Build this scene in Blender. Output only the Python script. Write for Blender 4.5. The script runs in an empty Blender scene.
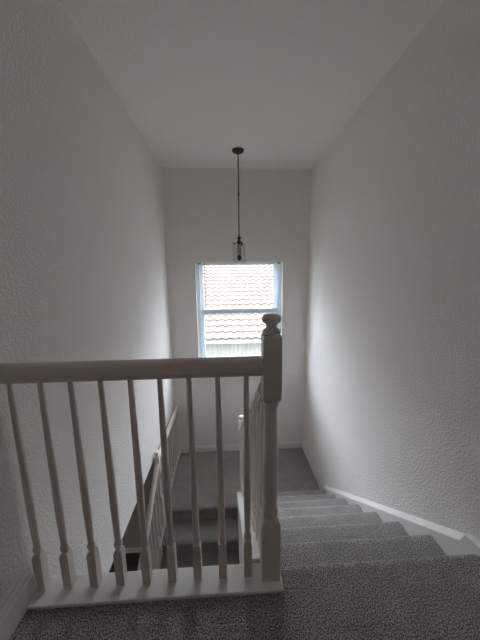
import bpy, bmesh, math, random
from mathutils import Vector, Matrix

random.seed(7)
scene = bpy.context.scene
COL = scene.collection
PI = math.pi

# ------------------------------------------------------------------ camera
CAM_H = 1.2738
pitch, yaw, roll, FPX = 0.1697, 0.0474, -0.0128, 260.78
cp, sp, cy_, sy_ = math.cos(pitch), math.sin(pitch), math.cos(yaw), math.sin(yaw)
fwd = Vector((sy_ * cp, cy_ * cp, -sp))
rgt = Vector((cy_, -sy_, 0.0))
upv = rgt.cross(fwd)
cr, sr = math.cos(roll), math.sin(roll)
r2 = rgt * cr + upv * sr
u2 = -rgt * sr + upv * cr
cam_data = bpy.data.cameras.new('camera')
cam_data.sensor_fit = 'VERTICAL'
cam_data.sensor_height = 36.0
cam_data.lens = FPX / 640.0 * 36.0
cam_data.clip_start = 0.02
cam = bpy.data.objects.new('camera', cam_data)
M = Matrix((r2, u2, -fwd)).transposed().to_4x4()
M.translation = Vector((0, 0, CAM_H))
cam.matrix_world = M
COL.objects.link(cam)
scene.camera = cam

# ------------------------------------------------------------------ world, sun, daylight portals, exposure
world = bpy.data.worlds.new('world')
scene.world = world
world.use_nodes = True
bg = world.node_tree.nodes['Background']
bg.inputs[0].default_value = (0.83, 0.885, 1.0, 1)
# sky dimmer near the horizon; mid-height bright band added to light the stairs
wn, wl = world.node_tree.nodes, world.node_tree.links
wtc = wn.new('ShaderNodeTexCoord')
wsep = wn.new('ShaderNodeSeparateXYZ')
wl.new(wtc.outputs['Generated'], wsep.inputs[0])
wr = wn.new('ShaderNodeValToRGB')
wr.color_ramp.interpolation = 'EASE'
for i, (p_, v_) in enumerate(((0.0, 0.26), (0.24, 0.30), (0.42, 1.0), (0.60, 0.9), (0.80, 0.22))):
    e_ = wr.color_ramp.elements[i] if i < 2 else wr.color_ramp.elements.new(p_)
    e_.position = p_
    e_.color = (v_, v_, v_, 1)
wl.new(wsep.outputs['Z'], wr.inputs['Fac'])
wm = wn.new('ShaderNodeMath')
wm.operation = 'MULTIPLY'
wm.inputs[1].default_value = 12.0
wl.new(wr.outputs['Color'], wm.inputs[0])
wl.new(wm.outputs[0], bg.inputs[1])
sun_d = bpy.data.lights.new('sun', 'SUN')
sun_d.energy = 3.0
sun_d.angle = math.radians(2)
sun_d.color = (1.0, 0.93, 0.85)
sun = bpy.data.objects.new('sun', sun_d)
sun.rotation_euler = Vector((0.0, 0.42, -1.0)).to_track_quat('-Z', 'Y').to_euler()
sun.location = (0, -4, 12)
COL.objects.link(sun)


def portal(name, loc, direction, sx, sz):
    d = bpy.data.lights.new(name, 'AREA')
    d.shape = 'RECTANGLE'
    d.size, d.size_y = sx, sz
    d.cycles.is_portal = True
    o = bpy.data.objects.new(name, d)
    o.location = loc
    o.rotation_euler = Vector(direction).to_track_quat('-Z', 'Y').to_euler()
    COL.objects.link(o)


vs = scene.view_settings
vs.view_transform = 'Standard'
vs.look = 'None'
vs.exposure = 1.1
vs.gamma = 1.0
vs.use_curve_mapping = False
scene.cycles.max_bounces = 16
scene.cycles.diffuse_bounces = 12
scene.cycles.transparent_max_bounces = 16
scene.cycles.sample_clamp_indirect = 6.0

# ------------------------------------------------------------------ dimensions
WL, WR = -0.82, 1.154          # faces of the left and right wall
B = 3.7078                     # face of the window wall
CZ = 2.66                      # ceiling
RISE, RUN, Y0 = 0.18, 0.247, 0.96
ZL = -8 * RISE                 # landing
YL = Y0 + 7 * RUN              # landing edge
ZF = ZL - 10 * RISE            # lower floor
HB = -0.65                     # underside of the wall over the lower flight
G = 0.917                      # plane of the guardrail
KX0, KX1 = 0.07, 0.205         # wall between the flights
T = 0.30                       # thickness of the outside wall
WX0, WX1, WZ0, WZ1 = -0.436, 0.79, -0.02, 1.45   # window opening
HY0, HY1, HZ0, HZ1 = -2.2, -1.8, 1.4, 1.7       # unseen opening added behind the viewer for fill light
RY0, RY1, RZ0, RZ1 = 1.6, 2.2, -2.3, -1.6       # unseen opening added to light the lower room

portal('window_portal', (0.5 * (WX0 + WX1), B + T + 0.02, 0.5 * (WZ0 + WZ1)), (0, -1, 0), WX1 - WX0, WZ1 - WZ0)
portal('hall_fill_portal', (WL - 0.16, 0.5 * (HY0 + HY1), 0.5 * (HZ0 + HZ1)), (1, 0, 0), HY1 - HY0, HZ1 - HZ0)
portal('lower_fill_portal', (-3.36, 0.5 * (RY0 + RY1), 0.5 * (RZ0 + RZ1)), (1, 0, 0), RY1 - RY0, RZ1 - RZ0)


# ------------------------------------------------------------------ materials
def new_mat(name, color, rough=0.6, spec=0.4, metallic=0.0):
    m = bpy.data.materials.new(name)
    m.use_nodes = True
    b = m.node_tree.nodes['Principled BSDF']
    b.inputs['Base Color'].default_value = (*color, 1)
    b.inputs['Roughness'].default_value = rough
    b.inputs['Specular IOR Level'].default_value = spec
    b.inputs['Metallic'].default_value = metallic
    return m, m.node_tree, b


def bump_noise(nt, b, scale, dist, strength=1.0, detail=3.0, lo=None, hi=None, rough=0.5):
    tc = nt.nodes.new('ShaderNodeTexCoord')
    n = nt.nodes.new('ShaderNodeTexNoise')
    n.inputs['Scale'].default_value = scale
    n.inputs['Detail'].default_value = detail
    n.inputs['Roughness'].default_value = rough
    nt.links.new(tc.outputs['Object'], n.inputs['Vector'])
    out = n.outputs['Fac']
    if lo is not None:
        r = nt.nodes.new('ShaderNodeValToRGB')
        r.color_ramp.elements[0].position = lo
        r.color_ramp.elements[1].position = hi
        nt.links.new(out, r.inputs['Fac'])
        out = r.outputs['Color']
    bp = nt.nodes.new('ShaderNodeBump')
    bp.inputs['Strength'].default_value = strength
    bp.inputs['Distance'].default_value = dist
    nt.links.new(out, bp.inputs['Height'])
    nt.links.new(bp.outputs['Normal'], b.inputs['Normal'])
    return tc, n, bp


def wall_mat(name, color, dist=0.004, scale=55):
    m, nt, b = new_mat(name, color, 0.75, 0.25)
    bump_noise(nt, b, scale, dist, 1.0, 2.0, 0.36, 0.66)
    return m


M_WALL = wall_mat('textured_wall_paint', (0.865, 0.832, 0.80), 0.0023, 78)
M_CEIL = wall_mat('ceiling_paint', (0.885, 0.852, 0.822), 0.0015, 70)
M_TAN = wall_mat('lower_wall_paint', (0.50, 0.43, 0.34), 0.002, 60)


def paint_mat(name, color, rough):
    m, nt, b = new_mat(name, color, rough, 0.7)
    bump_noise(nt, b, 25, 0.0006, 0.5, 2.0)
    return m


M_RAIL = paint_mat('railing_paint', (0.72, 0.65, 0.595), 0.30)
M_TRIM = paint_mat('trim_paint', (0.84, 0.825, 0.80), 0.28)
M_VINYL = paint_mat('window_vinyl', (0.84, 0.91, 0.96), 0.35)
# thin hollow vinyl lets some daylight through
_nt = M_VINYL.node_tree
_tl = _nt.nodes.new('ShaderNodeBsdfTranslucent')
_tl.inputs[0].default_value = (0.84, 0.91, 0.96, 1)
_mx = _nt.nodes.new('ShaderNodeMixShader')
_mx.inputs[0].default_value = 0.36
_nt.links.new(_nt.nodes['Principled BSDF'].outputs[0], _mx.inputs[1])
_nt.links.new(_tl.outputs[0], _mx.inputs[2])
_nt.links.new(_mx.outputs[0], _nt.nodes['Material Output'].inputs['Surface'])
M_FASCIA = paint_mat('fascia_paint', (0.62, 0.64, 0.66), 0.5)


def carpet_mat():
    m, nt, b = new_mat('plush_carpet', (0.2, 0.2, 0.2), 0.95, 0.05)
    tc = nt.nodes.new('ShaderNodeTexCoord')
    n1 = nt.nodes.new('ShaderNodeTexNoise')
    n1.inputs['Scale'].default_value = 200
    n1.inputs['Detail'].default_value = 3
    n1.inputs['Roughness'].default_value = 0.65
    n2 = nt.nodes.new('ShaderNodeTexNoise')
    n2.inputs['Scale'].default_value = 9
    n2.inputs['Detail'].default_value = 3
    for n in (n1, n2):
        nt.links.new(tc.outputs['Object'], n.inputs['Vector'])
    r = nt.nodes.new('ShaderNodeValToRGB')
    r.color_ramp.elements[0].position = 0.42
    r.color_ramp.elements[0].color = (0.040, 0.034, 0.029, 1)
    r.color_ramp.elements[1].position = 0.61
    r.color_ramp.elements[1].color = (0.80, 0.755, 0.715, 1)
    nt.links.new(n1.outputs['Fac'], r.inputs['Fac'])
    r2_ = nt.nodes.new('ShaderNodeValToRGB')
    r2_.color_ramp.elements[0].position = 0.3
    r2_.color_ramp.elements[0].color = (0.85, 0.85, 0.85, 1)
    r2_.color_ramp.elements[1].position = 0.7
    r2_.color_ramp.elements[1].color = (1.1, 1.1, 1.1, 1)
    nt.links.new(n2.outputs['Fac'], r2_.inputs['Fac'])
    mx = nt.nodes.new('ShaderNodeMixRGB')
    mx.blend_type = 'MULTIPLY'
    mx.inputs[0].default_value = 1
    nt.links.new(r.outputs['Color'], mx.inputs[1])
    nt.links.new(r2_.outputs['Color'], mx.inputs[2])
    nt.links.new(mx.outputs['Color'], b.inputs['Base Color'])
    bp = nt.nodes.new('ShaderNodeBump')
    bp.inputs['Strength'].default_value = 1.0
    bp.inputs['Distance'].default_value = 0.008
    nt.links.new(n1.outputs['Fac'], bp.inputs['Height'])
    nt.links.new(bp.outputs['Normal'], b.inputs['Normal'])
    b.inputs['Sheen Weight'].default_value = 0.65
    b.inputs['Sheen Roughness'].default_value = 0.32
    b.inputs['Sheen Tint'].default_value = (0.95, 0.93, 0.90, 1)
    return m


M_CARPET = carpet_mat()


def floor_mat():
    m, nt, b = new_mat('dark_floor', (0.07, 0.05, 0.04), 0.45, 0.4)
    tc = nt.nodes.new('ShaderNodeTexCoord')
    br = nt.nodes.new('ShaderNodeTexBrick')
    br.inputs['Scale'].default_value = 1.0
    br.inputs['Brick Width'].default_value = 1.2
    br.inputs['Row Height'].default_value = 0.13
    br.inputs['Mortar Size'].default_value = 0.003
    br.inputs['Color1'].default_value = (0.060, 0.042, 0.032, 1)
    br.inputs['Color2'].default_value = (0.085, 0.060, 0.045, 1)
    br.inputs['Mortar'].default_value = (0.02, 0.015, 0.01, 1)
    nt.links.new(tc.outputs['Object'], br.inputs['Vector'])
    nt.links.new(br.outputs['Color'], b.inputs['Base Color'])
    return m


M_FLOOR = floor_mat()
M_BRONZE, _nt, _b = new_mat('dark_bronze', (0.055, 0.048, 0.042), 0.38, 0.5, 0.85)
bump_noise(_nt, _b, 60, 0.0003, 0.4)
M_SOCKET, _nt, _b = new_mat('lamp_socket', (0.30, 0.29, 0.28), 0.5, 0.4, 0.0)
bump_noise(_nt, _b, 80, 0.0003, 0.4)
M_CORD, _nt, _b = new_mat('grey_cord', (0.30, 0.31, 0.32), 0.6, 0.3)
bump_noise(_nt, _b, 200, 0.0003, 0.4)


def glass_mat(name, tint, gloss_lo, gloss_hi):
    m = bpy.data.materials.new(name)
    m.use_nodes = True
    nt = m.node_tree
    nt.nodes.clear()
    out = nt.nodes.new('ShaderNodeOutputMaterial')
    tr = nt.nodes.new('ShaderNodeBsdfTransparent')
    tr.inputs[0].default_value = (*tint, 1)
    gl = nt.nodes.new('ShaderNodeBsdfGlossy')
    gl.inputs['Roughness'].default_value = 0.03
    lw = nt.nodes.new('ShaderNodeLayerWeight')
    lw.inputs['Blend'].default_value = 0.25
    mr = nt.nodes.new('ShaderNodeMapRange')
    mr.inputs['To Min'].default_value = gloss_lo
    mr.inputs['To Max'].default_value = gloss_hi
    nt.links.new(lw.outputs['Facing'], mr.inputs['Value'])
    mix = nt.nodes.new('ShaderNodeMixShader')
    nt.links.new(mr.outputs['Result'], mix.inputs[0])
    nt.links.new(tr.outputs[0], mix.inputs[1])
    nt.links.new(gl.outputs[0], mix.inputs[2])
    nt.links.new(mix.outputs[0], out.inputs['Surface'])
    return m


M_PANE = glass_mat('window_glass', (0.97, 0.985, 0.99), 0.03, 0.35)
M_SHADE = glass_mat('lamp_glass', (0.972, 0.975, 0.972), 0.02, 0.55)


def roof_mat():
    m, nt, b = new_mat('clay_roof_tile', (0.62, 0.50, 0.44), 0.85, 0.2)
    tc = nt.nodes.new('ShaderNodeTexCoord')
    n = nt.nodes.new('ShaderNodeTexNoise')
    n.inputs['Scale'].default_value = 3.0
    n.inputs['Detail'].default_value = 4
    nt.links.new(tc.outputs['Object'], n.inputs['Vector'])
    r = nt.nodes.new('ShaderNodeValToRGB')
    r.color_ramp.elements[0].position = 0.3
    r.color_ramp.elements[0].color = (0.104, 0.082, 0.072, 1)
    r.color_ramp.elements[1].position = 0.7
    r.color_ramp.elements[1].color = (0.124, 0.101, 0.090, 1)
    nt.links.new(n.outputs['Fac'], r.inputs['Fac'])
    nt.links.new(r.outputs['Color'], b.inputs['Base Color'])
    return m


M_ROOF = roof_mat()
M_GRASS, _nt, _b = new_mat('lawn', (0.16, 0.19, 0.09), 0.9, 0.1)
bump_noise(_nt, _b, 30, 0.02, 1.0)


def siding_mat():
    m, nt, b = new_mat('pale_siding', (0.23, 0.222, 0.215), 0.7, 0.2)
    tc = nt.nodes.new('ShaderNodeTexCoord')
    w = nt.nodes.new('ShaderNodeTexWave')
    w.bands_direction = 'X'
    w.inputs['Scale'].default_value = 2.2
    nt.links.new(tc.outputs['Object'], w.inputs['Vector'])
    bp = nt.nodes.new('ShaderNodeBump')
    bp.inputs['Distance'].default_value = 0.02
    nt.links.new(w.outputs['Fac'], bp.inputs['Height'])
    nt.links.new(bp.outputs['Normal'], b.inputs['Normal'])
    return m


M_SIDING = siding_mat()


# ------------------------------------------------------------------ mesh helpers
def add_box(bm, x0, x1, y0, y1, z0, z1):
    v = [bm.verts.new((x, y, z)) for x in (x0, x1) for y in (y0, y1) for z in (z0, z1)]
    for f in ((0, 1, 3, 2), (4, 6, 7, 5), (0, 4, 5, 1), (2, 3, 7, 6), (0, 2, 6, 4), (1, 5, 7, 3)):
        bm.faces.new([v[i] for i in f])


def add_prism_x(bm, prof, x0, x1):
    """closed (y, z) profile extruded along x"""
    a = [bm.verts.new((x0, y, z)) for y, z in prof]
    b = [bm.verts.new((x1, y, z)) for y, z in prof]
    n = len(prof)
    bm.faces.new(a)
    bm.faces.new(b[::-1])
    for i in range(n):
        j = (i + 1) % n
        bm.faces.new((a[i], b[i], b[j], a[j]))


def add_sweep(bm, prof, path):
    """closed profile [(s, t)] swept along a path in a vertical plane x = const; s across (x), t up from the path"""
    rings = []
    for p in path:
        rings.append([bm.verts.new((p[0] + s, p[1], p[2] + t)) for s, t in prof])
    n = len(prof)
    bm.faces.new(rings[0])
    bm.faces.new(rings[-1][::-1])
    for a, b in zip(rings, rings[1:]):
        for i in range(n):
            j = (i + 1) % n
            bm.faces.new((a[i], b[i], b[j], a[j]))


def add_lathe(bm, prof, cx=0, cy=0, cz=0, seg=24, close=True):
    rings = []
    for r, z in prof:
        rings.append([bm.verts.new((cx + r * math.cos(2 * PI * k / seg), cy + r * math.sin(2 * PI * k / seg), cz + z))
                      for k in range(seg)])
    for a, b in zip(rings, rings[1:]):
        for k in range(seg):
            l = (k + 1) % seg
            bm.faces.new((a[k], a[l], b[l], b[k]))
    if close:
        bm.faces.new(rings[0][::-1])
        bm.faces.new(rings[-1])


def add_tube(bm, p, q, r, seg=10):
    p, q = Vector(p), Vector(q)
    d = (q - p).normalized()
    a = d.orthogonal().normalized()
    b = d.cross(a)
    ra = [bm.verts.new(p + a * r * math.cos(2 * PI * k / seg) + b * r * math.sin(2 * PI * k / seg)) for k in range(seg)]
    rb = [bm.verts.new(q + a * r * math.cos(2 * PI * k / seg) + b * r * math.sin(2 * PI * k / seg)) for k in range(seg)]
    bm.faces.new(ra[::-1])
    bm.faces.new(rb)
    for k in range(seg):
        l = (k + 1) % seg
        bm.faces.new((ra[k], ra[l], rb[l], rb[k]))


def link(name, bm, mat, parent=None, smooth=False, bevel=0.0, origin=None):
    bmesh.ops.recalc_face_normals(bm, faces=bm.faces)
    if origin is not None:
        bmesh.ops.translate(bm, verts=bm.verts, vec=-Vector(origin))
    me = bpy.data.meshes.new(name)
    bm.to_mesh(me)
    bm.free()
    me.materials.append(mat)
    o = bpy.data.objects.new(name, me)
    COL.objects.link(o)
    if origin is not None:
        o.location = origin
    if parent is not None:
        o.parent = parent
        # parents are unrotated empties: keep world position
        o.location = Vector(o.location) - (parent.location if parent.parent is None
                                           else parent.location + parent.parent.location)
    if smooth:
        for p in me.polygons:
            p.use_smooth = True
        me.set_sharp_from_angle(angle=math.radians(38))
    if bevel > 0:
        md = o.modifiers.new('bevel', 'BEVEL')
        md.width = bevel
        md.segments = 2
        md.limit_method = 'ANGLE'
        md.angle_limit = math.radians(40)
    return o


def box_obj(name, dims, mat, parent=None, bevel=0.0):
    bm = bmesh.new()
    add_box(bm, *dims)
    return link(name, bm, mat, parent, bevel=bevel)


def boxes_obj(name, lst, mat, parent=None, bevel=0.0):
    bm = bmesh.new()
    for d in lst:
        add_box(bm, *d)
    return link(name, bm, mat, parent, bevel=bevel)


def struct(o):
    o['kind'] = 'structure'
    return o


def thing(name, label, cat, loc, group=None):
    o = bpy.data.objects.new(name, None)
    o.location = loc
    o.empty_display_size = 0.1
    COL.objects.link(o)
    o['label'] = label
    o['category'] = cat
    if group:
        o['group'] = group
    return o


def nose(y):
    """height of the upper flight's nosing line"""
    return -RISE / RUN * (y - Y0)


def nose_low(y):
    """height of the lower flight's nosing line"""
    return ZL + RISE / RUN * (y - YL)


# ------------------------------------------------------------------ room shell
# window wall with its opening
struct(boxes_obj('wall_back', [
    (WL - 0.12, WX0, B, B + T, ZF - 0.1, CZ + 0.1), (WX1, 1.36, B, B + T, ZF - 0.1, CZ + 0.1),
    (WX0, WX1, B, B + T, ZF - 0.1, WZ0), (WX0, WX1, B, B + T, WZ1, CZ + 0.1)], M_WALL))
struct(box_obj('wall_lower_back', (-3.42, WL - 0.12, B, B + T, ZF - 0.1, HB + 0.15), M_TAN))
# left wall: stops above the lower flight
struct(boxes_obj('wall_left', [
    (WL - 0.12, WL, HY1, B, 0.0, CZ), (WL - 0.12, WL, -2.7, HY0, 0.0, CZ),
    (WL - 0.12, WL, HY0, HY1, 0.0, HZ0), (WL - 0.12, WL, HY0, HY1, HZ1, CZ),
    (WL - 0.12, WL, 0.0, B, HB, 0.0)], M_WALL))
struct(box_obj('wall_right', (WR, WR + 0.2, -2.7, B, ZF - 0.1, CZ), M_WALL))
struct(box_obj('wall_front', (WL, WR, -2.7, -2.58, 0.0, CZ), M_WALL))
struct(box_obj('ceiling', (WL - 0.12, WR + 0.2, -2.7, B, CZ, CZ + 0.15), M_CEIL))
# lower storey
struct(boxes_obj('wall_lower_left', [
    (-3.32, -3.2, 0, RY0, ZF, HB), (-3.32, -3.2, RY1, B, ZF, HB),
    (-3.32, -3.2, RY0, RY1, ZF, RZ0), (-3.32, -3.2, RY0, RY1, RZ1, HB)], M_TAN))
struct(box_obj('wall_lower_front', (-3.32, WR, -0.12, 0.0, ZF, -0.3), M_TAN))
struct(box_obj('ceiling_lower', (-3.32, WL - 0.12, -0.12, B, HB, HB + 0.15), M_CEIL))
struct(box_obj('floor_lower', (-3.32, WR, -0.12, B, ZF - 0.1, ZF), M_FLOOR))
box = struct(box_obj('baseboard_lower', (-3.2, WL - 0.05, B - 0.015, B, ZF, ZF + 0.09), M_TRIM, bevel=0.004))

# upper floor: carpet slab with rolled nose at the stairs
def roll_profile(yb, yf, zt, depth, back=0.025):
    r, q = 0.040, 0.026          # soft, slightly flattened roll of padded carpet
    p = [(yb, zt)]
    for k in range(13):
        a = PI / 2 - k * PI / 12
        p.append((yf - r + r * math.cos(a), zt - q + q * math.sin(a)))
    p += [(yf - back - 0.02, zt - 2 * q - 0.004), (yf - back, zt - 2 * q - 0.012), (yf - back, zt - depth), (yb, zt - depth)]
    return p


bm = bmesh.new()
add_prism_x(bm, roll_profile(-2.7, Y0, 0.0, RISE), KX1, WR)
add_box(bm, WL, KX1, -2.7, 0.952, -0.30, 0.0)
add_box(bm, KX1, WR, -2.7, 0.90, -0.30, -RISE)
struct(link('floor', bm, M_CARPET))
# landing
bm = bmesh.new()
add_box(bm, KX1, WR, YL - 0.025, B, ZL - RISE, ZL)
pl = [(B, ZL)] + [(2 * YL - y, z) for y, z in roll_profile(0, YL, ZL, RISE)[1:-3]] + [(YL + 0.025, ZL - RISE), (B, ZL - RISE)]
add_prism_x(bm, pl, WL + 0.045, KX1)
add_box(bm, WL - 0.08, WL + 0.045, YL + 0.025, B, ZL - RISE, ZL)
struct(link('floor_landing', bm, M_CARPET))

# wall between the two flights
bm = bmesh.new()
KY0, KY1 = 0.952, 2.61
prof = [(KY0, ZF), (KY1, ZF), (KY1, nose(KY1) + 0.0), (KY0, nose(KY0) + 0.0)]
prof = [(KY0, ZF), (KY1, ZF), (KY1, nose(KY1) + 0.012), (KY0 + 0.02, nose(KY0 + 0.02) + 0.012), (KY0, 0.0)]
add_prism_x(bm, prof, KX0, KX1)
add_box(bm, KX0, KX1, KY1, B, ZF, ZL - RISE)
struct(link('wall_stair', bm, M_WALL))
# its sloped cap board
bm = bmesh.new()
add_prism_x(bm, [(KY0 + 0.005, nose(KY0) + 0.010), (KY1, nose(KY1) + 0.013), (KY1, nose(KY1) + 0.035), (KY0 + 0.005, nose(KY0) + 0.03)],
            KX0 - 0.012, KX1 + 0.004)
struct(link('trim_1', bm, M_TRIM, bevel=0.004))


# skirt board of the upper flight on the right wall, mitred into the floor baseboard
def skirt_profile():
    top = 0.036
    ye = YL + 0.02
    return [(1.035, nose(1.035) + top + 0.02), (ye, nose(ye) + top), (ye + 0.05, nose(ye) + top - 0.05), (ye + 0.05, ZL - 0.02), (ye - 0.2, ZL - 0.1),
            (0.93, -0.12), (0.93, 0.045), (1.015, 0.026)]


bm = bmesh.new()
prof = skirt_profile()
fa = [bm.verts.new((WR - 0.032, y, z - (0.034 if i in (0, 1) else 0.004 if i in (6, 7) else 0.0))) for i, (y, z) in enumerate(prof)]
fb = [bm.verts.new((WR, y, z)) for y, z in prof]
bm.faces.new(fa)
bm.faces.new(fb[::-1])
for i in range(len(prof)):
    j = (i + 1) % len(prof)
    bm.faces.new((fa[i], fb[i], fb[j], fa[j]))
struct(link('trim_2', bm, M_TRIM, bevel=0.003))


def base_profile(h, t):
    return [(0, 0), (t, 0), (t, h * 0.72), (t * 0.75, h * 0.80), (t * 0.7, h * 0.9), (t * 0.35, h), (0, h)]


def baseboard_y(name, xw, sgn, y0, y1, z, h=0.13, t=0.016):
    bm = bmesh.new()
    rings = []
    for y in (y0, y1):
        rings.append([bm.verts.new((xw + sgn * s, y, z + u)) for s, u in base_profile(h, t)])
    n = len(rings[0])
    bm.faces.new(rings[0])
    bm.faces.new(rings[1][::-1])
    for i in range(n):
        j = (i + 1) % n
        bm.faces.new((rings[0][i], rings[1][i], rings[1][j], rings[0][j]))
    return struct(link(name, bm, M_TRIM))


def baseboard_x(name, yw, x0, x1, z, h=0.10, t=0.016):
    bm = bmesh.new()
    add_prism_x(bm, [(yw - s, z + u) for s, u in base_profile(h, t)], x0, x1)
    return struct(link(name, bm, M_TRIM))


baseboard_y('baseboard_left', WL, 1, -2.58, 0.905, 0.0)
baseboard_y('baseboard_right', WR, -1, -2.58, 0.93, 0.0, 0.06, 0.03)
baseboard_y('baseboard_landing_right', WR, -1, YL + 0.07, B, ZL, 0.095)
baseboard_x('baseboard_back', B, WL + 0.05, WR - 0.016, ZL, 0.10)

# ------------------------------------------------------------------ stair window
win = bpy.data.objects.new('window_1', None)
win.location = (0.5 * (WX0 + WX1), B + 0.1, WZ0)
COL.objects.link(win)
win['kind'] = 'structure'
FY0, FY1 = B + 0.075, B + 0.15
fw = 0.05
MZ = 0.757
boxes_obj('window_frame', [(WX0, WX0 + fw, FY0, FY1, WZ0, WZ1), (WX1 - fw, WX1, FY0, FY1, WZ0, WZ1),
                           (WX0 + fw, WX1 - fw, FY0, FY1, WZ1 - 0.012, WZ1), (WX0 + fw, WX1 - fw, FY0, FY1, WZ0, WZ0 + fw)],
          M_VINYL, win, bevel=0.004)
SX0, SX1 = WX0 + fw, WX1 - fw
sw = 0.042
# upper sash sits further out than the lower sash
uy0, uy1 = FY0 + 0.045, FY1 - 0.005
ly0, ly1 = FY0 + 0.010, FY0 + 0.045
us = boxes_obj('upper_sash', [(SX0, SX0 + sw, uy0, uy1, MZ - 0.03, WZ1 - 0.012), (SX1 - sw - 0.02, SX1, uy0, uy1, MZ - 0.03, WZ1 - 0.012),
                              (SX0 + sw, SX1 - sw - 0.02, uy0, uy1, MZ - 0.03, MZ + 0.035),
                              (SX0 + sw, SX1 - sw - 0.02, uy0, uy1, WZ1 - 0.026, WZ1 - 0.012)], M_VINYL, win, bevel=0.003)
box_obj('pane', (SX0 + sw, SX1 - sw - 0.02, uy0 + 0.010, uy0 + 0.014, MZ + 0.035, WZ1 - 0.026), M_PANE, us)
ls = boxes_obj('lower_sash', [(SX0, SX0 + sw, ly0, ly1, WZ0 + fw, MZ + 0.03), (SX1 - sw - 0.02, SX1, ly0, ly1, WZ0 + fw, MZ + 0.03),
                              (SX0 + sw, SX1 - sw - 0.02, ly0, ly1, MZ - 0.035, MZ + 0.03),
                              (SX0 + sw, SX1 - sw - 0.02, ly0, ly1, WZ0 + fw, WZ0 + fw + sw)], M_VINYL, win, bevel=0.003)
box_obj('pane', (SX0 + sw, SX1 - sw - 0.02, ly0 + 0.015, ly0 + 0.019, WZ0 + fw + sw, MZ - 0.035), M_PANE, ls)
box_obj('window_sill', (WX0, WX1, B - 0.012, FY0, WZ0, WZ0 + 0.018), M_TRIM, win, bevel=0.004)
for sx in (WX0 + 0.055, WX1 - 0.055):
    boxes_obj('blind_bracket', [(sx - 0.022, sx + 0.022, B + 0.012, B + 0.06, WZ1 - 0.010, WZ1),
                                (sx - 0.022, sx + 0.022, B + 0.012, B + 0.016, WZ1 - 0.022, WZ1 - 0.010)], M_SOCKET, win)
bm = bmesh.new()
add_tube(bm, (-0.312, B + 0.05, WZ1 - 0.001), (-0.312, B + 0.05, MZ - 0.01), 0.004, 8)
add_tube(bm, (-0.312, B + 0.05, MZ - 0.01), (-0.312, B + 0.05, MZ - 0.04), 0.006, 8)
link('pull_cord', bm, M_CORD, win, smooth=True)


# unseen windows added behind the viewer and downstairs to let in fill light
def fill_window(name, x, y0, y1, z0, z1):
    w = bpy.data.objects.new(name, None)
    w.location = (x, 0.5 * (y0 + y1), z0)
    COL.objects.link(w)
    w['kind'] = 'structure'
    f = 0.05
    ym, zm = 0.5 * (y0 + y1), 0.5 * (z0 + z1)
    boxes_obj('window_frame', [(x - 0.03, x + 0.03, y0, y0 + f, z0, z1), (x - 0.03, x + 0.03, y1 - f, y1, z0, z1),
                               (x - 0.03, x + 0.03, y0 + f, y1 - f, z0, z0 + f), (x - 0.03, x + 0.03, y0 + f, y1 - f, z1 - f, z1),
                               (x - 0.03, x + 0.03, y0 + f, y1 - f, zm - 0.02, zm + 0.02)], M_VINYL, w)
    box_obj('pane', (x - 0.003, x + 0.003, y0 + f, y1 - f, z0 + f, zm - 0.02), M_PANE, w)
    box_obj('pane', (x - 0.003, x + 0.003, y0 + f, y1 - f, zm + 0.02, z1 - f), M_PANE, w)


fill_window('fill_window_hall', WL - 0.07, HY0, HY1, HZ0, HZ1)
fill_window('fill_window_lower', -3.27, RY0, RY1, RZ0, RZ1)

# ------------------------------------------------------------------ carpeted flights
flight = thing('stair_flight', 'grey carpeted stair flight going down along the right wall', 'stairs', (0.68, Y0, ZL))
for k in range(1, 8):
    yf = Y0 + RUN * k
    bm = bmesh.new()
    add_prism_x(bm, roll_profile(yf - RUN - 0.0245, yf, -RISE * k, RISE), KX1 + 0.005, WR - 0.040)
    link('step', bm, M_CARPET, flight, smooth=True, origin=(0.68, yf, -RISE * k))
low = thing('stair_flight', 'dark carpeted lower stair flight seen behind the white balusters', 'stairs', (-0.35, YL, ZF))
for k in range(1, 10):
    yf = YL - RUN * k
    zt = ZL - RISE * k
    bm = bmesh.new()
    p = roll_profile(-(yf + RUN + 0.0245), -yf, zt, RISE)
    add_prism_x(bm, [(-y, z) for y, z in p], WL + 0.046, KX0 - 0.001)
    link('step', bm, M_CARPET, low, smooth=True, origin=(-0.35, yf, zt))


# ------------------------------------------------------------------ railings
def square_ring(bm, h, z, cx, cy):
    return [bm.verts.new((cx + sx * h, cy + sy * h, z)) for sx, sy in ((-1, -1), (1, -1), (1, 1), (-1, 1))]


def add_square_loft(bm, prof, cx, cy):
    rings = [square_ring(bm, h, z, cx, cy) for h, z in prof]
    bm.faces.new(rings[0][::-1])
    bm.faces.new(rings[-1])
    for a, b in zip(rings, rings[1:]):
        for k in range(4):
            l = (k + 1) % 4
            bm.faces.new((a[k], a[l], b[l], b[k]))


def baluster_mesh(bm, cx, cy, z0, z1, block=0.155, slope=0.0, k=1.0):
    """square foot block, turned ring, slim taper"""
    h = 0.0165 * k
    add_square_loft(bm, [(h, z0), (h, z0 + block), (h * 0.72, z0 + block + 0.012)], cx, cy)
    zb = z0 + block + 0.008
    add_lathe(bm, [(0.0115 * k, zb), (0.0112 * k, zb + 0.012), (0.0155 * k, zb + 0.020), (0.0165 * k, zb + 0.026), (0.0155 * k, zb + 0.032),
                   (0.0118 * k, zb + 0.040), (0.0128 * k, zb + 0.09), (0.0148 * k, zb + 0.20), (0.0142 * k, zb + 0.30),
                   (0.0095 * k, z1)], cx, cy, 0, 14)


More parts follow.
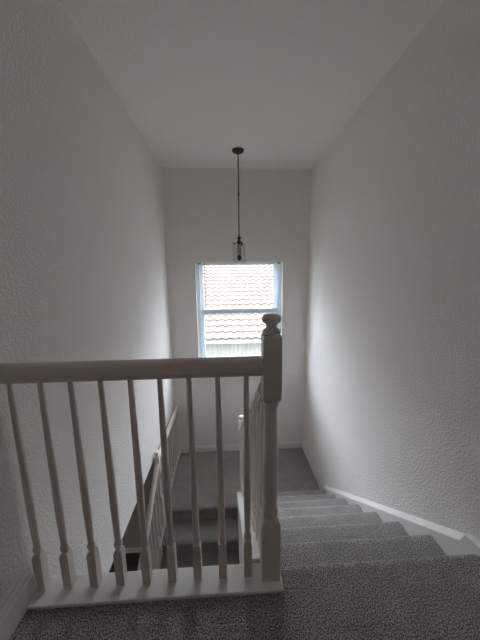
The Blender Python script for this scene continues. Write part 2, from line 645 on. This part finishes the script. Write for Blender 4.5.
# handrail profile (s across, t up), t = 0 at underside
RAILP = [(-0.022, 0), (0.022, 0), (0.024, 0.012), (0.030, 0.018), (0.031, 0.040), (0.027, 0.054), (0.016, 0.064), (0, 0.067),
         (-0.016, 0.064), (-0.027, 0.054), (-0.031, 0.040), (-0.030, 0.018), (-0.024, 0.012)]

NX, NY = 0.157, G
guard = thing('guardrail', 'white guardrail across the stairwell opening ending in a turned newel post', 'railing', (-0.33, G, 0.0))
bm = bmesh.new()
add_prism_x(bm, [(G + s, 0.912 + t) for s, t in RAILP], WL + 0.001, NX - 0.034)
link('handrail', bm, M_RAIL, guard, smooth=True)
box_obj('base_board', (WL + 0.017, KX1, 0.848, 0.955, 0.0, 0.016), M_TRIM, guard, bevel=0.004)
for i in range(9):
    bx = -0.782 + 0.1057 * i
    bm = bmesh.new()
    baluster_mesh(bm, bx, G, 0.015, 0.914)
    link('baluster', bm, M_RAIL, guard, smooth=True, origin=(bx, G, 0.015))


def newel(parent, cx, cy, z0, zbase, zbox0, zbox1, h, hb, fin=1.0):
    bm = bmesh.new()
    add_square_loft(bm, [(hb, z0), (hb, zbase - 0.012), (hb * 0.80, zbase)], cx, cy)
    L = zbox0 - zbase
    r = h * 0.80
    add_lathe(bm, [(r * 0.95, zbase - 0.004), (r * 1.0, zbase + 0.008), (r * 1.18, zbase + 0.018), (r * 1.22, zbase + 0.028), (r * 1.12, zbase + 0.038),
                   (r * 1.0, zbase + 0.05), (r * 1.10, zbase + 0.10), (r * 1.16, zbase + 0.16), (r * 1.08, zbase + 0.30 * L / 0.5),
                   (r * 0.88, zbox0 - 0.045), (r * 0.88, zbox0 - 0.035), (r * 1.08, zbox0 - 0.028), (r * 1.14, zbox0 - 0.02), (r * 1.05, zbox0 - 0.01),
                   (r * 1.0, zbox0 + 0.006)], cx, cy, 0, 28)
    add_square_loft(bm, [(h * 0.90, zbox0 + 0.002), (h, zbox0 + 0.010), (h, zbox1 - 0.008), (h * 0.90, zbox1)], cx, cy)
    p = link('newel_post', bm, M_RAIL, parent, smooth=True, origin=(cx, cy, z0))
    bm = bmesh.new()
    f = fin
    add_lathe(bm, [(r_ * f, zbox1 + z_ * f) for r_, z_ in (
        (0.026, -0.002), (0.0315, 0.003), (0.0335, 0.009), (0.0325, 0.015), (0.027, 0.021), (0.0205, 0.026), (0.0185, 0.032), (0.0205, 0.039),
        (0.028, 0.045), (0.0335, 0.050), (0.0355, 0.057), (0.0345, 0.064), (0.030, 0.070), (0.021, 0.075), (0.010, 0.0775), (0.003, 0.078))],
        cx, cy, 0, 28)
    link('finial', bm, M_RAIL, p, smooth=True, origin=(cx, cy, zbox1))
    return p


newel(guard, NX, NY, 0.015, 0.30, 0.812, 1.06, 0.0335, 0.0375)

# stair railing between the flights
srx = 0.137
rail2 = thing('stair_railing', 'white sloped stair railing descending from the tall newel to the landing', 'railing', (srx, 1.75, ZL))
LNX, LNY = 0.128, 2.655
bm = bmesh.new()
hr = lambda y: nose(y) + 0.80
add_sweep(bm, RAILP, [(NX - 0.012, NY + 0.034, hr(NY + 0.034)), (LNX, LNY - 0.032, hr(LNY - 0.032))])
link('handrail', bm, M_RAIL, rail2, smooth=True)
for i in range(13):
    by = 1.075 + 0.1235 * i - 0.02
    if by > LNY - 0.07:
        break
    bxx = NX - 0.012 + (LNX - NX + 0.012) * (by - NY) / (LNY - NY)
    zc = nose(by) + 0.028
    bm = bmesh.new()
    baluster_mesh(bm, bxx, by, zc - 0.004, hr(by) + 0.004, 0.16)
    link('baluster', bm, M_RAIL, rail2, smooth=True, origin=(bxx, by, zc))
newel(rail2, LNX, LNY, ZL, -1.19, -0.56, -0.33, 0.032, 0.037)

# low guard and railing on the left side of landing and lower flight
GX = -0.785
rail3 = thing('stair_railing', 'white railing on the left of the landing and lower flight, under the wall edge', 'railing', (GX, 2.6, ZL))
N3Y = 2.54
zr = -0.685
bm = bmesh.new()
RP3 = [(s * 0.85, t * 0.95) for s, t in RAILP]
add_sweep(bm, RP3, [(GX, B - 0.001, zr), (GX, N3Y + 0.028, zr)])
link('handrail', bm, M_RAIL, rail3, smooth=True)
zs = lambda y: zr - 0.035 + 0.745 * (y - N3Y)
bm = bmesh.new()
add_sweep(bm, RP3, [(GX, N3Y - 0.028, zs(N3Y - 0.028)), (GX, 0.95, zs(0.95))])
link('handrail', bm, M_RAIL, rail3, smooth=True)
bm = bmesh.new()
add_box(bm, WL - 0.08, WL + 0.045, YL + 0.02, B - 0.001, ZL, ZL + 0.095)
y1 = YL + 0.02
sk = lambda y: nose_low(y) + 0.085
add_prism_x(bm, [(y1, ZL + 0.095), (N3Y + 0.1, ZL + 0.095), (0.5, sk(0.5)), (0.5, sk(0.5) - 0.42), (y1, sk(y1) - 0.42)], WL - 0.08, WL + 0.045)
link('stringer', bm, M_TRIM, rail3, bevel=0.004)
for i in range(11):
    by = B - 0.09 - 0.105 * i
    if by < N3Y + 0.07:
        break
    bm = bmesh.new()
    baluster_mesh(bm, GX, by, ZL + 0.093, zr + 0.004, 0.12)
    link('baluster', bm, M_RAIL, rail3, smooth=True, origin=(GX, by, ZL + 0.093))
for i in range(15):
    by = N3Y - 0.09 - 0.1 * i
    bm = bmesh.new()
    baluster_mesh(bm, GX, by, sk(by) - 0.02, zs(by) + 0.006, 0.12)
    link('baluster', bm, M_RAIL, rail3, smooth=True, origin=(GX, by, sk(by)))
newel(rail3, GX, N3Y, min(sk(N3Y), ZL + 0.095) - 0.01, -1.10, -0.82, -0.62, 0.026, 0.030, 0.8)

# ------------------------------------------------------------------ pendant lamp
PX, PY = 0.154, 3.202
lamp = thing('pendant_lamp', 'dark metal pendant lamp with clear glass cylinder hanging in front of window wall', 'lamp', (PX, PY, CZ))
bm = bmesh.new()
add_lathe(bm, [(0.010, CZ - 0.040), (0.030, CZ - 0.036), (0.056, CZ - 0.024), (0.066, CZ - 0.012), (0.067, CZ)], PX, PY, 0, 32)
link('canopy', bm, M_BRONZE, lamp, smooth=True)
bm = bmesh.new()
add_tube(bm, (PX, PY, CZ - 0.037), (PX, PY, 1.735), 0.0065, 12)
add_lathe(bm, [(0.009, 2.18), (0.010, 2.19), (0.010, 2.205), (0.009, 2.215)], PX, PY, 0, 12)
link('rod', bm, M_BRONZE, lamp, smooth=True)
bm = bmesh.new()
add_lathe(bm, [(0.012, 1.632), (0.020, 1.640), (0.026, 1.662), (0.022, 1.676), (0.012, 1.682), (0.012, 1.694), (0.024, 1.698), (0.026, 1.706),
               (0.022, 1.714), (0.012, 1.722), (0.010, 1.738)], PX, PY, 0, 24)
link('hub', bm, M_BRONZE, lamp, smooth=True)
for k in range(3):
    a = PI + k * 2 * PI / 3
    c, s = math.cos(a), math.sin(a)
    bm = bmesh.new()
    add_tube(bm, (PX + 0.018 * c, PY + 0.018 * s, 1.655), (PX + 0.064 * c, PY + 0.064 * s, 1.648), 0.005, 8)
    add_tube(bm, (PX + 0.064 * c, PY + 0.064 * s, 1.655), (PX + 0.064 * c, PY + 0.064 * s, 1.625), 0.007, 8)
    link('arm', bm, M_BRONZE, lamp, smooth=True)
bm = bmesh.new()
add_lathe(bm, [(0.0705, 1.425), (0.0735, 1.425), (0.0735, 1.650), (0.0705, 1.650), (0.0705, 1.425)], PX, PY, 0, 40, close=False)
link('glass_shade', bm, M_SHADE, lamp, smooth=True)
bm = bmesh.new()
add_lathe(bm, [(0.020, 1.512), (0.024, 1.516), (0.024, 1.622), (0.018, 1.634)], PX, PY, 0, 24)
link('socket', bm, M_SOCKET, lamp, smooth=True)
bm = bmesh.new()
add_lathe(bm, [(0.004, 1.447), (0.016, 1.452), (0.025, 1.468), (0.026, 1.484), (0.020, 1.502), (0.014, 1.514)], PX, PY, 0, 24)
link('bulb', bm, M_BRONZE, lamp, smooth=True)

struct(box_obj('added_eave', (-4.0, 2.0, B + T, B + T + 0.55, CZ + 0.0, CZ + 0.15), M_TRIM))  # unseen overhang added to cut high sky light on the landing

# ------------------------------------------------------------------ outside: lawn and the house next door
struct(box_obj('ground', (-30, 30, B + T, 40, ZF - 0.4, ZF - 0.15), M_GRASS))
HYE, HZE, RA, EX = 8.0, -0.70, math.radians(26), 0.33
house = thing('house', 'neighboring house with pink clay tile roof seen through the window', 'house', (0, 10, ZF - 0.15))
box_obj('wall', (-7, 8, HYE + 0.45, HYE + 7.0, ZF - 0.15, HZE - 0.02), M_SIDING, house)
boxes_obj('fascia', [(-7.5, 8.5, HYE + 0.03, HYE + 0.07, HZE - 0.13, HZE - 0.015), (-7.5, 8.5, HYE + 0.07, HYE + 0.45, HZE - 0.13, HZE - 0.11)],
          M_FASCIA, house)
bm = bmesh.new()
gp = [(HYE - 0.08, HZE - 0.075), (HYE - 0.08, HZE - 0.06), (HYE - 0.065, HZE - 0.06), (HYE - 0.055, HZE - 0.11), (HYE + 0.03, HZE - 0.11),
      (HYE + 0.03, HZE - 0.125), (HYE - 0.065, HZE - 0.125)]
add_prism_x(bm, gp, -7.5, 8.5)
link('gutter', bm, M_FASCIA, house)
bm = bmesh.new()
ca, sa = math.cos(RA), math.sin(RA)
TW, AMP, NSEG = 0.27, 0.05, 8
nx = int(16 / TW * NSEG)
ROWS = 30
def wave(i):
    t = (i % NSEG) / NSEG
    return AMP * (0.5 + 0.5 * math.cos(2 * PI * t)) ** 0.8
for r in range(ROWS):
    off = 0.0
    lines = []
    for (s, lift) in ((r * EX - 0.02, -0.012), (r * EX - 0.02, 0.034), ((r + 1) * EX, 0.004)):
        row = []
        for i in range(nx + 1):
            xx = -7.5 + 16 * i / nx
            h = lift + wave(i)
            row.append(bm.verts.new((xx, HYE + s * ca - h * sa, HZE + s * sa + h * ca)))
        lines.append(row)
    for a, b in zip(lines, lines[1:]):
        for i in range(nx):
            bm.faces.new((a[i], a[i + 1], b[i + 1], b[i]))
RL = ROWS * EX
add_prism_x(bm, [(HYE, HZE - 0.04), (HYE + RL * ca, HZE + RL * sa - 0.02), (HYE + 2 * RL * ca, HZE - 0.04)], -7.5, 8.5)
link('tile_roof', bm, M_ROOF, house)
